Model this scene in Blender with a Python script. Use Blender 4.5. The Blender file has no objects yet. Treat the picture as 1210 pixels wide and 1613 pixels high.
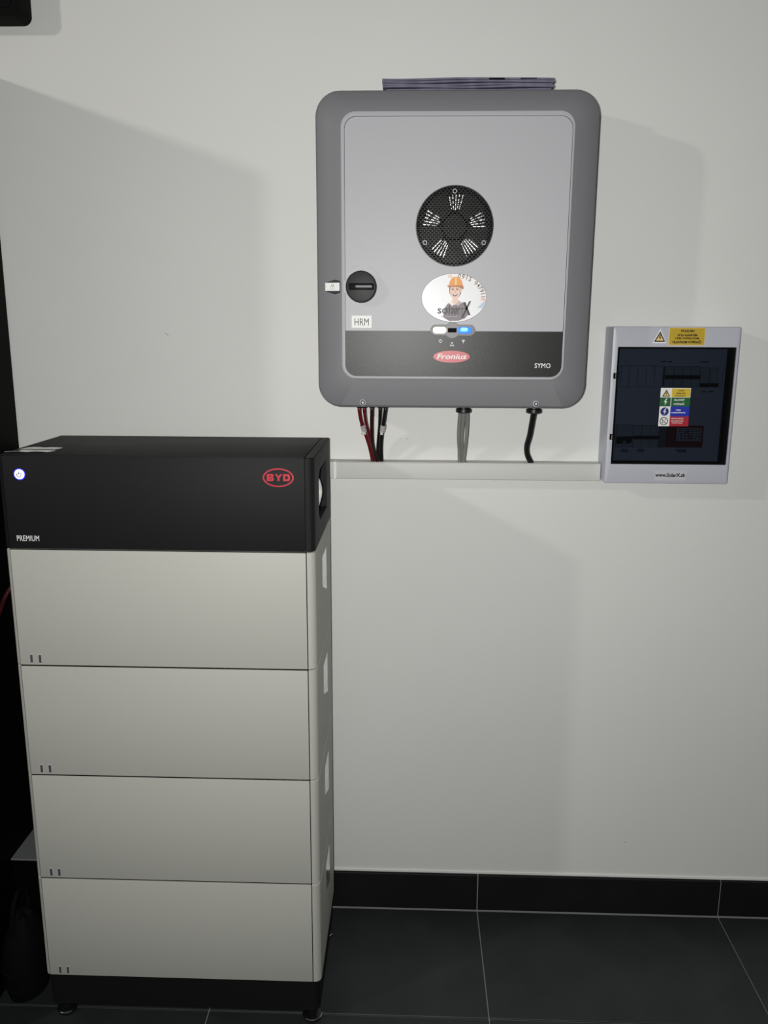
import bpy, bmesh, math, random
from mathutils import Matrix, Vector
random.seed(4)
SC = bpy.context.scene
COL = SC.collection
PI = math.pi

# ------------------------------------------------------------------ camera
cam_data = bpy.data.cameras.new('camera')
cam = bpy.data.objects.new('camera', cam_data)
COL.objects.link(cam)
cam_data.sensor_fit = 'VERTICAL'
cam_data.sensor_height = 36.0
cam_data.lens = 36.0 * 1311.6 / 1613.0
cam_data.clip_start = 0.02
R_right = Vector((0.99946257, 0.03250814, 0.00421856))
R_up = Vector((-0.01109043, 0.2142267, 0.97672101))
R_fwd = Vector((-0.03084765, 0.97624287, -0.2144721))
mw = Matrix.Identity(4)
for i in range(3):
    mw[i][0] = R_right[i]; mw[i][1] = R_up[i]; mw[i][2] = -R_fwd[i]
mw[0][3], mw[1][3], mw[2][3] = 0.17426, -1.86832, 1.44434
cam.matrix_world = mw
SC.camera = cam

# ------------------------------------------------------------------ world, lights, exposure
world = bpy.data.worlds.new('room_ambience')
SC.world = world
world.use_nodes = True
wb = world.node_tree.nodes['Background']
wb.inputs['Color'].default_value = (0.93, 0.97, 1.0, 1)
wb.inputs['Strength'].default_value = 0.075

def aim(o, target):
    d = Vector(target) - o.location
    o.rotation_euler = d.to_track_quat('-Z', 'Y').to_euler()

def area_light(name, loc, target, size, power, color, shape='DISK'):
    l = bpy.data.lights.new(name, 'AREA'); l.shape = shape; l.size = size
    l.energy = power; l.color = color
    o = bpy.data.objects.new(name, l); COL.objects.link(o); o.location = loc
    aim(o, target); return o

# ceiling spot far to the left: it throws the tower's, cabinet's and panel's shadows to the right
area_light('ceiling_spot_light', (-2.95, -2.33, 2.72), (0.2, 0, 1.2), 0.16, 23, (1.0, 0.97, 0.92))
# the photographer's phone torch, a little left of the lens
torch = area_light('phone_torch', (0.140, -1.880, 1.452), (0.16, 0, 1.30), 0.022, 20.5, (1.0, 0.995, 0.965))
torch.data.spread = math.radians(176)

SC.view_settings.view_transform = 'Standard'
SC.view_settings.look = 'None'
SC.view_settings.gamma = 1.0
SC.view_settings.use_curve_mapping = False
SC.view_settings.exposure = 0.14

# ------------------------------------------------------------------ materials
def mat(name, col, rough=0.5, metal=0.0, spec=0.5, noise=0.0, scale=40.0, bump=0.0, bscale=None, coat=0.0):
    m = bpy.data.materials.new(name); m.use_nodes = True
    nt = m.node_tree; b = nt.nodes['Principled BSDF']
    b.inputs['Base Color'].default_value = (*col, 1)
    b.inputs['Roughness'].default_value = rough
    b.inputs['Metallic'].default_value = metal
    b.inputs['Specular IOR Level'].default_value = spec
    b.inputs['Coat Weight'].default_value = coat
    if noise > 0 or bump > 0:
        tc = nt.nodes.new('ShaderNodeTexCoord')
        n = nt.nodes.new('ShaderNodeTexNoise'); n.inputs['Scale'].default_value = scale
        n.inputs['Detail'].default_value = 6
        nt.links.new(tc.outputs['Object'], n.inputs['Vector'])
        if noise > 0:
            cr = nt.nodes.new('ShaderNodeValToRGB')
            cr.color_ramp.elements[0].position = 0.3; cr.color_ramp.elements[1].position = 0.7
            cr.color_ramp.elements[0].color = (*[c*(1-noise) for c in col], 1)
            cr.color_ramp.elements[1].color = (*[min(1, c*(1+noise)) for c in col], 1)
            nt.links.new(n.outputs['Fac'], cr.inputs['Fac'])
            nt.links.new(cr.outputs['Color'], b.inputs['Base Color'])
        if bump > 0:
            n2 = nt.nodes.new('ShaderNodeTexNoise'); n2.inputs['Scale'].default_value = bscale or scale
            n2.inputs['Detail'].default_value = 5
            nt.links.new(tc.outputs['Object'], n2.inputs['Vector'])
            bp = nt.nodes.new('ShaderNodeBump'); bp.inputs['Strength'].default_value = bump
            bp.inputs['Distance'].default_value = 0.002
            nt.links.new(n2.outputs['Fac'], bp.inputs['Height'])
            nt.links.new(bp.outputs['Normal'], b.inputs['Normal'])
    return m

def emit(name, col, strength):
    m = bpy.data.materials.new(name); m.use_nodes = True
    b = m.node_tree.nodes['Principled BSDF']
    b.inputs['Base Color'].default_value = (*col, 1)
    b.inputs['Emission Color'].default_value = (*col, 1)
    b.inputs['Emission Strength'].default_value = strength
    return m

def pane_mat(name, tint, rough=0.03):
    m = bpy.data.materials.new(name); m.use_nodes = True
    nt = m.node_tree; nt.nodes.clear()
    out = nt.nodes.new('ShaderNodeOutputMaterial')
    mix = nt.nodes.new('ShaderNodeMixShader')
    t = nt.nodes.new('ShaderNodeBsdfTransparent'); t.inputs['Color'].default_value = (*tint, 1)
    g = nt.nodes.new('ShaderNodeBsdfGlossy'); g.inputs['Roughness'].default_value = rough
    fr = nt.nodes.new('ShaderNodeFresnel'); fr.inputs['IOR'].default_value = 1.45
    nt.links.new(fr.outputs[0], mix.inputs[0]); nt.links.new(t.outputs[0], mix.inputs[1])
    nt.links.new(g.outputs[0], mix.inputs[2]); nt.links.new(mix.outputs[0], out.inputs[0])
    return m

M = {}
M['wall'] = mat('wall_paint', (0.70, 0.70, 0.68), 0.75, spec=0.25, noise=0.015, scale=3, bump=0.06, bscale=260)
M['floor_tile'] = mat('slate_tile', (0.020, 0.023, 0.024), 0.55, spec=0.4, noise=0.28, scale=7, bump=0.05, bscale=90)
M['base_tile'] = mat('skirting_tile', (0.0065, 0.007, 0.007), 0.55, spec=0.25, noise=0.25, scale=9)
M['grout'] = mat('grout', (0.26, 0.26, 0.25), 0.9, spec=0.1)
M['module'] = mat('module_paint', (0.43, 0.43, 0.395), 0.55, spec=0.3, bump=0.03, bscale=500)
M['module_side'] = M['module']
M['black_metal'] = mat('black_powder_coat', (0.0085, 0.0085, 0.009), 0.62, spec=0.2, bump=0.05, bscale=700)
M['base_black'] = mat('base_black', (0.005, 0.005, 0.005), 0.6, spec=0.25)
M['deep_black'] = mat('deep_black', (0.002, 0.002, 0.002), 0.7, spec=0.1)
M['cabinet_black'] = mat('cabinet_black', (0.0018, 0.0018, 0.0018), 0.6, spec=0.06)
M['bag_black'] = mat('bag_fabric', (0.003, 0.003, 0.003), 0.8, spec=0.1, bump=0.3, bscale=300)
M['rubber'] = mat('black_rubber', (0.006, 0.006, 0.006), 0.3, spec=0.5)
M['chrome'] = mat('chrome', (0.6, 0.6, 0.6), 0.15, metal=1)
M['red_print'] = mat('red_print', (0.50, 0.018, 0.035), 0.4)
M['white_print'] = mat('white_print', (0.8, 0.8, 0.8), 0.5)
M['grey_print'] = mat('grey_print', (0.35, 0.35, 0.35), 0.5)
M['black_print'] = mat('black_print', (0.008, 0.008, 0.008), 0.5)
M['frame'] = mat('housing_grey', (0.186, 0.184, 0.196), 0.5, spec=0.4, bump=0.03, bscale=600)
M['cover'] = mat('cover_grey', (0.405, 0.405, 0.428), 0.45, spec=0.4, bump=0.03, bscale=600)
M['dark_panel'] = mat('dark_front_panel', (0.011, 0.0105, 0.0095), 0.36, spec=0.24, bump=0.06, bscale=500)
M['grille'] = mat('grille_black', (0.016, 0.016, 0.016), 0.35, spec=0.35)
M['fan'] = mat('fan_black', (0.002, 0.002, 0.002), 0.5, spec=0.12)
M['switch'] = mat('switch_black', (0.008, 0.008, 0.009), 0.5, spec=0.3)
M['fin'] = mat('aluminium_fins', (0.80, 0.80, 0.80), 0.35, metal=0.5)
M['label'] = mat('white_label', (0.78, 0.78, 0.76), 0.5)
M['label_grey'] = mat('pale_label', (0.50, 0.50, 0.53), 0.45)
M['foil'] = mat('foil_sticker', (0.88, 0.88, 0.87), 0.15, metal=0.7)
M['pane_grey'] = mat('pane_grey', (0.07, 0.07, 0.07), 0.3)
M['silver_label'] = mat('silver_label', (0.85, 0.85, 0.84), 0.18, metal=0.55)
M['bezel'] = mat('bezel_metal', (0.28, 0.27, 0.28), 0.5, spec=0.3)
M['led_warm'] = emit('led_warm', (1.0, 0.92, 0.70), 1.15)
M['led_blue'] = emit('led_blue', (0.012, 0.17, 1.0), 0.9)
M['led_blue_core'] = emit('led_blue_core', (0.18, 0.70, 1.0), 1.0)
M['led_power'] = emit('led_power', (0.90, 0.94, 1.0), 1.3)
M['led_power_rim'] = emit('led_power_rim', (0.03, 0.04, 0.9), 0.8)
M['orange'] = mat('orange_print', (0.72, 0.27, 0.03), 0.45)
M['orange_dark'] = mat('orange_dark_print', (0.42, 0.13, 0.02), 0.45)
M['skin'] = mat('skin_print', (0.80, 0.55, 0.45), 0.5)
M['hair'] = mat('hair_print', (0.06, 0.035, 0.025), 0.5)
M['shirt'] = mat('shirt_print', (0.20, 0.16, 0.18), 0.5)
M['shirt_light'] = mat('shirt_light_print', (0.48, 0.42, 0.43), 0.5)
M['check'] = mat('check_print', (0.09, 0.06, 0.07), 0.5)
M['tab_shade'] = mat('shaded_tab_grey', (0.07, 0.07, 0.075), 0.6, spec=0.2)  # dark grey paints the shading on the lock tab's sloped sides
M['pvc'] = mat('white_pvc', (0.60, 0.60, 0.58), 0.55, spec=0.25)
M['panel'] = mat('panel_plastic', (0.46, 0.475, 0.53), 0.4, spec=0.45)
M['panel_inner'] = mat('panel_inner_cover', (0.42, 0.43, 0.46), 0.5)
M['breaker'] = mat('breaker_grey', (0.30, 0.31, 0.32), 0.5)
M['meter_red'] = mat('meter_maroon', (0.16, 0.01, 0.012), 0.5)
M['lcd'] = mat('meter_display', (0.62, 0.55, 0.60), 0.4)
M['smoky'] = pane_mat('smoky_acrylic', (0.445, 0.475, 0.53))
M['yellow'] = mat('yellow_sign', (0.50, 0.33, 0.015), 0.5)
M['yellow_light'] = mat('yellow_light', (0.80, 0.58, 0.18), 0.5)
M['sign_yellow'] = mat('door_sign_yellow', (0.62, 0.44, 0.03), 0.5)
M['sign_green'] = mat('sign_green', (0.004, 0.10, 0.022), 0.5)
M['sign_blue'] = mat('sign_blue', (0.004, 0.02, 0.36), 0.5)
M['sign_navy'] = mat('sign_navy', (0.01, 0.02, 0.17), 0.5)
M['sign_red'] = mat('sign_red', (0.36, 0.008, 0.022), 0.5)
M['cable_red'] = mat('red_cable', (0.12, 0.006, 0.010), 0.35)
M['cable_maroon'] = mat('dark_red_cable', (0.022, 0.004, 0.005), 0.35)
M['cable_black'] = mat('black_cable', (0.006, 0.006, 0.006), 0.4)
M['cable_grey'] = mat('grey_cable', (0.22, 0.22, 0.21), 0.45)
M['clear_tag'] = mat('cable_tag_film', (0.42, 0.41, 0.39), 0.3)
M['cord_red'] = mat('red_cord', (0.035, 0.003, 0.005), 0.6, spec=0.2)
M['sleeve'] = mat('plastic_sleeve', (0.15, 0.14, 0.20), 0.25, spec=0.6, noise=0.25, scale=30)
M['paper'] = mat('leaflet_paper', (0.72, 0.71, 0.69), 0.10, metal=0.6)
M['box_lid'] = mat('grey_lid', (0.17, 0.175, 0.18), 0.5)
M['scuff'] = mat('wall_scuff', (0.30, 0.30, 0.29), 0.8)

# ------------------------------------------------------------------ mesh helpers
class MB:
    def __init__(self): self.bm = bmesh.new()
    def add(self, verts, faces):
        vs = [self.bm.verts.new(v) for v in verts]
        for f in faces:
            try: self.bm.faces.new([vs[i] for i in f])
            except ValueError: pass
        return vs
    def box(self, x0, x1, y0, y1, z0, z1, bev=0.0, seg=2):
        t = bmesh.new()
        vs = [t.verts.new((x, y, z)) for x in (x0, x1) for y in (y0, y1) for z in (z0, z1)]
        for f in ((0,1,3,2),(4,6,7,5),(0,4,5,1),(2,3,7,6),(0,2,6,4),(1,5,7,3)):
            t.faces.new([vs[i] for i in f])
        if bev > 0:
            bmesh.ops.bevel(t, geom=t.edges[:], offset=bev, segments=seg, affect='EDGES', profile=0.5)
        self.merge(t); return self
    def merge(self, t):
        me = bpy.data.meshes.new('tmp'); t.to_mesh(me); t.free()
        self.bm.from_mesh(me); bpy.data.meshes.remove(me)
    def loft(self, rings, cap0=True, cap1=True, closed=True):
        n = len(rings[0]); vs = []
        for r in rings: vs.append([self.bm.verts.new(p) for p in r])
        for a, b in zip(vs[:-1], vs[1:]):
            for i in range(n if closed else n-1):
                j = (i+1) % n
                self.bm.faces.new((a[i], a[j], b[j], b[i]))
        if cap0: self.bm.faces.new(vs[0][::-1])
        if cap1: self.bm.faces.new(vs[-1])
        return self
    def prism(self, outline, y0, y1, bev=0.0):
        """outline in (x,z); y0 is the back, y1 the front (smaller y)."""
        if bev > 0:
            cx = sum(p[0] for p in outline)/len(outline); cz = sum(p[1] for p in outline)/len(outline)
            hx = max(abs(p[0]-cx) for p in outline); hz = max(abs(p[1]-cz) for p in outline)
            small = [(cx+(p[0]-cx)*(1-bev/hx), cz+(p[1]-cz)*(1-bev/hz)) for p in outline]
            mid = [(cx+(p[0]-cx)*(1-.3*bev/hx), cz+(p[1]-cz)*(1-.3*bev/hz)) for p in outline]
            self.loft([[(x, y0, z) for x, z in outline], [(x, y1+bev, z) for x, z in outline],
                       [(x, y1+.3*bev, z) for x, z in mid], [(x, y1, z) for x, z in small]])
        else:
            self.loft([[(x, y0, z) for x, z in outline], [(x, y1, z) for x, z in outline]])
        return self
    def ring(self, outer, inner, y0, y1):
        n = len(outer)
        o0 = [self.bm.verts.new((x, y0, z)) for x, z in outer]; o1 = [self.bm.verts.new((x, y1, z)) for x, z in outer]
        i0 = [self.bm.verts.new((x, y0, z)) for x, z in inner]; i1 = [self.bm.verts.new((x, y1, z)) for x, z in inner]
        for i in range(n):
            j = (i+1) % n
            self.bm.faces.new((o0[i], o0[j], o1[j], o1[i])); self.bm.faces.new((i0[j], i0[i], i1[i], i1[j]))
            self.bm.faces.new((o1[i], o1[j], i1[j], i1[i])); self.bm.faces.new((o0[j], o0[i], i0[i], i0[j]))
        return self
    def tube(self, pts, r, seg=10, caps=True, sub=5):
        P = [Vector(p) for p in pts]
        if sub > 1 and len(P) > 2:
            Q = []
            for i in range(len(P)-1):
                p0 = P[max(i-1, 0)]; p1 = P[i]; p2 = P[i+1]; p3 = P[min(i+2, len(P)-1)]
                for k in range(sub):
                    t = k/sub
                    Q.append(0.5*((2*p1)+(p2-p0)*t+(2*p0-5*p1+4*p2-p3)*t*t+(3*p1-p0-3*p2+p3)*t**3))
            Q.append(P[-1]); P = Q
        rings = []; ref = Vector((0.31, 0.87, 0.37))
        for i, p in enumerate(P):
            d = (P[min(i+1, len(P)-1)] - P[max(i-1, 0)]).normalized()
            a = d.cross(ref).normalized(); b = d.cross(a)
            rr_ = r if not callable(r) else r(i/(len(P)-1))
            rings.append([p + a*math.cos(2*PI*k/seg)*rr_ + b*math.sin(2*PI*k/seg)*rr_ for k in range(seg)])
        self.loft(rings, caps, caps); return self
    def lathe_y(self, cx, cz, prof, seg=32):
        """profile of (radius, y) turned about the y axis through (cx,cz)."""
        rings = [[(cx+r*math.cos(2*PI*k/seg), y, cz+r*math.sin(2*PI*k/seg)) for k in range(seg)] for r, y in prof]
        self.loft(rings); return self
    def lathe_z(self, cx, cy, prof, seg=32):
        rings = [[(cx+r*math.cos(2*PI*k/seg), cy+r*math.sin(2*PI*k/seg), z) for k in range(seg)] for r, z in prof]
        self.loft(rings); return self
    def mesh(self, name, smooth=30):
        bmesh.ops.recalc_face_normals(self.bm, faces=self.bm.faces[:])
        me = bpy.data.meshes.new(name); self.bm.to_mesh(me); self.bm.free()
        if smooth:
            me.polygons.foreach_set('use_smooth', [True]*len(me.polygons))
            me.set_sharp_from_angle(angle=math.radians(smooth))
        return me

def origin_of(o):
    v = Vector((0, 0, 0))
    while o: v += o.location; o = o.parent
    return v

def build(mb, name, material, parent=None, smooth=30, label=None):
    """link a mesh built in world metres as one object, its origin kept local to the parent."""
    me = mb.mesh(name, smooth) if isinstance(mb, MB) else mb
    me.materials.clear(); me.materials.append(material)
    o = bpy.data.objects.new(name, me); COL.objects.link(o)
    if parent:
        o.parent = parent; me.transform(Matrix.Translation(-origin_of(parent)))
    else:
        n = len(me.vertices)
        c = [sum(v.co[k] for v in me.vertices)/n for k in range(2)] + [min(v.co.z for v in me.vertices)]
        me.transform(Matrix.Translation(-Vector(c))); o.location = c
    if label: o['label'] = label
    return o

def tag(o, label, cat, group=None):
    o['label'] = label; o['category'] = cat
    if group: o['group'] = group
    return o

def thing(name, loc, label, cat, group=None):
    o = bpy.data.objects.new(name, None); COL.objects.link(o); o.location = loc
    o.empty_display_size = 0.05
    return tag(o, label, cat, group)

def rrect(x0, x1, z0, z1, r, seg=6, rb=None):
    """rounded rectangle outline in (x,z); r for the top corners, rb for the bottom ones."""
    rb = r if rb is None else rb
    out = []
    for cx, cz, a, q in ((x1-r, z1-r, 0, r), (x0+r, z1-r, 90, r), (x0+rb, z0+rb, 180, rb), (x1-rb, z0+rb, 270, rb)):
        for k in range(seg+1):
            t = math.radians(a+90*k/seg)
            out.append((cx+q*math.cos(t), cz+q*math.sin(t)))
    return out

def ellipse(cx, cz, rx, rz, n=40, a0=0, a1=360):
    full = (a1-a0) >= 360
    m = n if full else n+1
    return [(cx+rx*math.cos(math.radians(a0+(a1-a0)*k/n)), cz+rz*math.sin(math.radians(a0+(a1-a0)*k/n))) for k in range(m)]

def cut(me, cutter_mb):
    """boolean difference of a mesh with a cutter, evaluated through a modifier."""
    a = bpy.data.objects.new('cut_a', me); b = bpy.data.objects.new('cut_b', cutter_mb.mesh('cutter', 0))
    COL.objects.link(a); COL.objects.link(b)
    m = a.modifiers.new('d', 'BOOLEAN'); m.operation = 'DIFFERENCE'; m.object = b; m.solver = 'EXACT'
    dg = bpy.context.evaluated_depsgraph_get()
    r = bpy.data.meshes.new_from_object(a.evaluated_get(dg))
    bm_ = b.data
    bpy.data.objects.remove(a); bpy.data.objects.remove(b); bpy.data.meshes.remove(bm_)
    r.polygons.foreach_set('use_smooth', [True]*len(r.polygons)); r.set_sharp_from_angle(angle=math.radians(30))
    return r

def text_mesh(s, bold=0.0, shear=0.0, depth=0.02, spacing=1.0, align='LEFT', line=1.0):
    c = bpy.data.curves.new('text', 'FONT'); c.body = s; c.size = 1.0; c.offset = bold; c.shear = shear
    c.extrude = depth; c.space_character = spacing; c.align_x = align; c.resolution_u = 3; c.space_line = line
    o = bpy.data.objects.new('text', c); COL.objects.link(o)
    dg = bpy.context.evaluated_depsgraph_get()
    me = bpy.data.meshes.new_from_object(o.evaluated_get(dg))
    bpy.data.objects.remove(o); bpy.data.curves.remove(c)
    return me

def text(s, x0, x1, z0, z1, y, material, parent, name='lettering', bold=0.0, shear=0.0, thick=0.0006, spacing=1.0, align='LEFT', line=1.0):
    """lettering facing the room, fitted to the box x0..x1, z0..z1; y is its back plane."""
    me = text_mesh(s, bold, shear, 0.01, spacing, align, line)
    xs = [v.co.x for v in me.vertices]; ys = [v.co.y for v in me.vertices]
    ax, bx, ay, by = min(xs), max(xs), min(ys), max(ys)
    for v in me.vertices:
        x = x0+(v.co.x-ax)/(bx-ax)*(x1-x0); z = z0+(v.co.y-ay)/(by-ay)*(z1-z0)
        v.co = (x, y-(thick if v.co.z > 0 else 0.0), z)
    return build(me, name, material, parent)

# ================================================================== SETTING
def structure(o): o['kind'] = 'structure'; return o

wall = MB().box(-1.7, 2.4, 0.0, 0.12, -0.02, 2.75)
wall_o = structure(build(wall, 'wall_back', M['wall'], smooth=0))
for nm, x, z, a, L in (('scuff_mark', -0.3674, 1.4306, -40, 0.010), ('scuff_mark', 0.720, 0.1997, 30, 0.005), ('scuff_mark', 0.1665, 1.2035, 0, 0.003)):
    dx, dz = L/2*math.cos(math.radians(a)), L/2*math.sin(math.radians(a))
    build(MB().tube([(x-dx, -0.0003, z-dz), (x, -0.0005, z+0.0005), (x+dx, -0.0003, z+dz)], 0.0006, 5, sub=2), nm, M['scuff'], wall_o)

floor = structure(build(MB().box(-1.7, 2.4, -3.4, 0.0, -0.06, -0.0035), 'floor', M['grout'], smooth=0))
TP, TX, TY = 0.606, 0.357, -0.3494
tile_cache = {}
def tile_piece(w, d):
    k = (round(w, 4), round(d, 4))
    if k not in tile_cache:
        me = MB().box(-w/2, w/2, -d/2, d/2, -0.010, 0.0, 0.0012, 1).mesh('tile', 0)
        me.materials.append(M['floor_tile']); tile_cache[k] = me
    return tile_cache[k]
rows = [(TY, 0.0)] + [(TY-TP*(k+1), TY-TP*k) for k in range(4)]
fo = origin_of(floor)
for y0, y1 in rows:
    for i in range(-3, 3):
        x0 = TX+TP*i; x1 = x0+TP
        if y1 == 0.0: y1t = -0.010
        else: y1t = y1
        w = TP-0.0028; d = (y1t-y0)-0.0028
        o = bpy.data.objects.new('tile', tile_piece(w, d)); COL.objects.link(o)
        o.parent = floor
        o.location = Vector(((x0+x1)/2, (y0+y1t)/2, random.uniform(-0.0003, 0.0))) - fo

HS = 0.1005
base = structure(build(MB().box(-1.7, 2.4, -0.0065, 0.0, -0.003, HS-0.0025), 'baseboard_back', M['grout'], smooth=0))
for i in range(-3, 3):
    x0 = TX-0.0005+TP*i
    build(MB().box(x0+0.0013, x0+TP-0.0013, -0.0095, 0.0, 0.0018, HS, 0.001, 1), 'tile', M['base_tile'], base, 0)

build(MB().box(-1.7, 2.4, -0.0035, 0.0, HS+0.0004, HS+0.0085, 0.0012, 1), 'sealant_strip', mat('sealant', (0.78, 0.78, 0.76), 0.6), base, 0)

# ================================================================== BATTERY TOWER
L, Rr, YF, YB = -0.585, 0.0, -0.382, -0.088
def plan_outline(inset=0.0, rf=0.013, rb=0.004):
    """rounded plan in (x,y), front corners rf."""
    x0, x1, y0, y1 = L+inset, Rr-inset, YF+inset, YB-inset
    out = []
    for cx, cy, a, q in ((x1-rb, y1-rb, 0, rb), (x0+rb, y1-rb, 90, rb), (x0+rf, y0+rf, 180, rf), (x1-rf, y0+rf, 270, rf)):
        for k in range(7):
            t = math.radians(a+15*k); out.append((cx+q*math.cos(t), cy+q*math.sin(t)))
    return out
def block(z0, z1, bev=0.0015):
    ps = [(z0, bev), (z0+bev, 0), (z1-bev, 0), (z1, bev)]
    return MB().loft([[(x, y, z) for x, y in plan_outline(i)] for z, i in ps])

SX0, SX1 = -0.5745, -0.0175      # seams of the front panels
def make_module(z0, z1, label):
    root = thing('battery_module', ((L+Rr)/2, (YF+YB)/2, z0), label, 'battery', 'stacked battery modules')
    body = block(z0+0.0009, z1-0.0009).mesh('body')
    body = cut(body, MB().box(SX0-0.0016, SX1+0.0016, YF-0.02, YF+0.0065, z0-0.1, z1+0.1))
    build(body, 'body', M['module'], root)
    build(MB().box(SX0, SX1, YF-0.0004, YF+0.0035, z0+0.0016, z1-0.0014, 0.0016, 2), 'front_panel', M['module'], root)
    build(MB().box(SX0-0.0014, SX1+0.0014, YF+0.0045, YF+0.0068, z0+0.001, z1-0.001), 'seam_shade', M['deep_black'], root, 0)  # black backing strip, paints the shade seen in the panel seams
    for xa, xb in ((-0.5554, -0.5484), (-0.5387, -0.5317)):
        f = build(MB().box(xa, xb, YF-0.0009, YF, z0+0.0055, z0+0.0235), 'indicator_window', M['label_grey'], root, label='narrow dark indicator window with pale rim')
        build(MB().box(xa+0.0009, xb-0.0009, YF-0.0012, YF-0.0005, z0+0.0066, z0+0.0224), 'pane', M['pane_grey'], f)
    # foil stickers on both flanks, the lower corner folded back
    for s, x in ((1, Rr), (-1, L)):
        xa, xb = (x, x+0.0005) if s > 0 else (x-0.0005, x)
        build(MB().box(xa, xb, -0.264, -0.186, z0+0.131, z0+0.192, 0.0002, 1), 'flank_sticker', M['foil'], root, 0, label='shiny foil sticker on the flank')
        t = [(-0.262, z0+0.1295), (-0.186, z0+0.1295), (-0.186, z0+0.101)]
        build(MB().loft([[(xa, y, z) for y, z in t], [(xb, y, z) for y, z in t]]), 'sticker_corner', M['foil'], root, 0)
    return root

ZB, PM = 0.1071, 0.233
names = ['lowest of the four beige battery modules, resting on the black base',
         'second beige battery module from the bottom, between lowest and third modules',
         'third beige battery module from the bottom, just under the top beige one',
         'topmost beige battery module, directly under the black control unit']
for k in range(4):
    make_module(ZB+PM*k, ZB+PM*(k+1), names[k])

# base
bs = thing('tower_plinth', ((L+Rr)/2, (YF+YB)/2, 0), 'black battery base on round levelling feet under the beige modules', 'base')
build(MB().loft([[(x, y, z) for x, y in plan_outline(i)] for z, i in ((0.030, 0.008), (0.034, 0.005), (0.104, 0.004), (0.1071, 0.004))]), 'plinth', M['base_black'], bs)
for x in (-0.555, -0.0225):
    for y in (-0.358, -0.112):
        f = build(MB().lathe_z(x, y, [(0.014, 0.0), (0.019, 0.002), (0.0205, 0.007), (0.019, 0.012), (0.012, 0.014), (0.006, 0.015), (0.006, 0.031)], 24), 'foot', M['rubber'], bs)
        build(MB().lathe_z(x, y, [(0.0200, 0.0085), (0.0209, 0.0092), (0.0209, 0.0100), (0.0200, 0.0107)], 24), 'rim', M['chrome'], f)

# control unit
Z0, Z1 = ZB+4*PM, ZB+4*PM+0.1775
cu = thing('battery_control_unit', ((L+Rr)/2, (YF+YB)/2, Z0), 'black battery control unit on top of the beige module stack', 'control unit')
body = block(Z0+0.0006, Z1-0.0006).mesh('body')
body = cut(body, MB().box(SX0-0.0014, SX1+0.0014, YF-0.02, YF+0.0065, Z0-0.1, Z1+0.1))
body = cut(body, MB().box(SX0-0.0014, SX1+0.0014, YF-0.02, YB-0.004, Z1-0.004, Z1+0.1))
prof = [(-0.312, 1.098), (-0.312, 1.160), (-0.288, 1.180), (-0.160, 1.180), (-0.160, 1.080), (-0.288, 1.080)]
body = cut(body, MB().loft([[(-0.045, y, z) for y, z in prof], [(0.02, y, z) for y, z in prof]]))
build(body, 'body', M['black_metal'], cu)
build(MB().box(SX0, SX1, YF-0.0004, YF+0.0035, Z0+0.0012, Z1-0.0010, 0.0014, 2), 'front_panel', M['black_metal'], cu)
build(MB().box(SX0, SX1, YF+0.0075, YB-0.0055, Z1-0.0038, Z1, 0.0010, 2), 'top_panel', M['black_metal'], cu)
# connection bay in the right flank: grey terminal block and a bowed white cable
bay = build(MB().box(-0.044, -0.030, -0.300, -0.240, 1.085, 1.150, 0.003, 2), 'terminal_block', M['bezel'], cu)
build(MB().tube([(-0.020, -0.298, 1.083), (-0.010, -0.296, 1.105), (-0.004, -0.272, 1.130), (-0.006, -0.284, 1.155), (-0.016, -0.298, 1.172)], 0.0065, 10), 'bay_cable', M['label'], cu, label='white cable bowed inside the flank opening')
build(MB().box(-0.012, -0.008, -0.309, -0.296, 1.088, 1.140, 0.001, 1), 'cable_clip', M['label_grey'], cu)
# power button
pb = build(MB().lathe_y(-0.5427, 1.1812, [(0.0108, YF+0.001), (0.0108, YF-0.0014), (0.0098, YF-0.0020)], 32), 'power_button', M['led_power_rim'], cu, label='round glowing power button with blue rim')
build(MB().lathe_y(-0.5422, 1.1816, [(0.0090, YF-0.001), (0.0090, YF-0.0026), (0.0080, YF-0.0030)], 32), 'lens', M['led_power'], pb)
arc = MB().ring(ellipse(-0.5427, 1.1806, 0.0046, 0.0046, 24, -230, 50), ellipse(-0.5427, 1.1806, 0.0034, 0.0034, 24, -230, 50), YF-0.0028, YF-0.0036)
build(arc, 'power_symbol', M['deep_black'], pb)
build(MB().box(-0.5432, -0.5422, YF-0.0036, YF-0.0028, 1.1812, 1.1868), 'power_symbol', M['deep_black'], pb)
# oval emblem
em = build(MB().ring(ellipse(-0.0654, 1.1797, 0.0284, 0.0172, 56), ellipse(-0.0654, 1.1797, 0.0256, 0.0148, 56), YF, YF-0.0012), 'emblem', M['red_print'], cu, label='red oval emblem')
def poly(pts, x0, z0, s, y=YF, t=0.0011):
    return [(x0+p[0]*s, z0+p[1]*s) for p in pts]
E0, EZ, ES = -0.0864, 1.1733, 0.0130
lb = MB()
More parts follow.
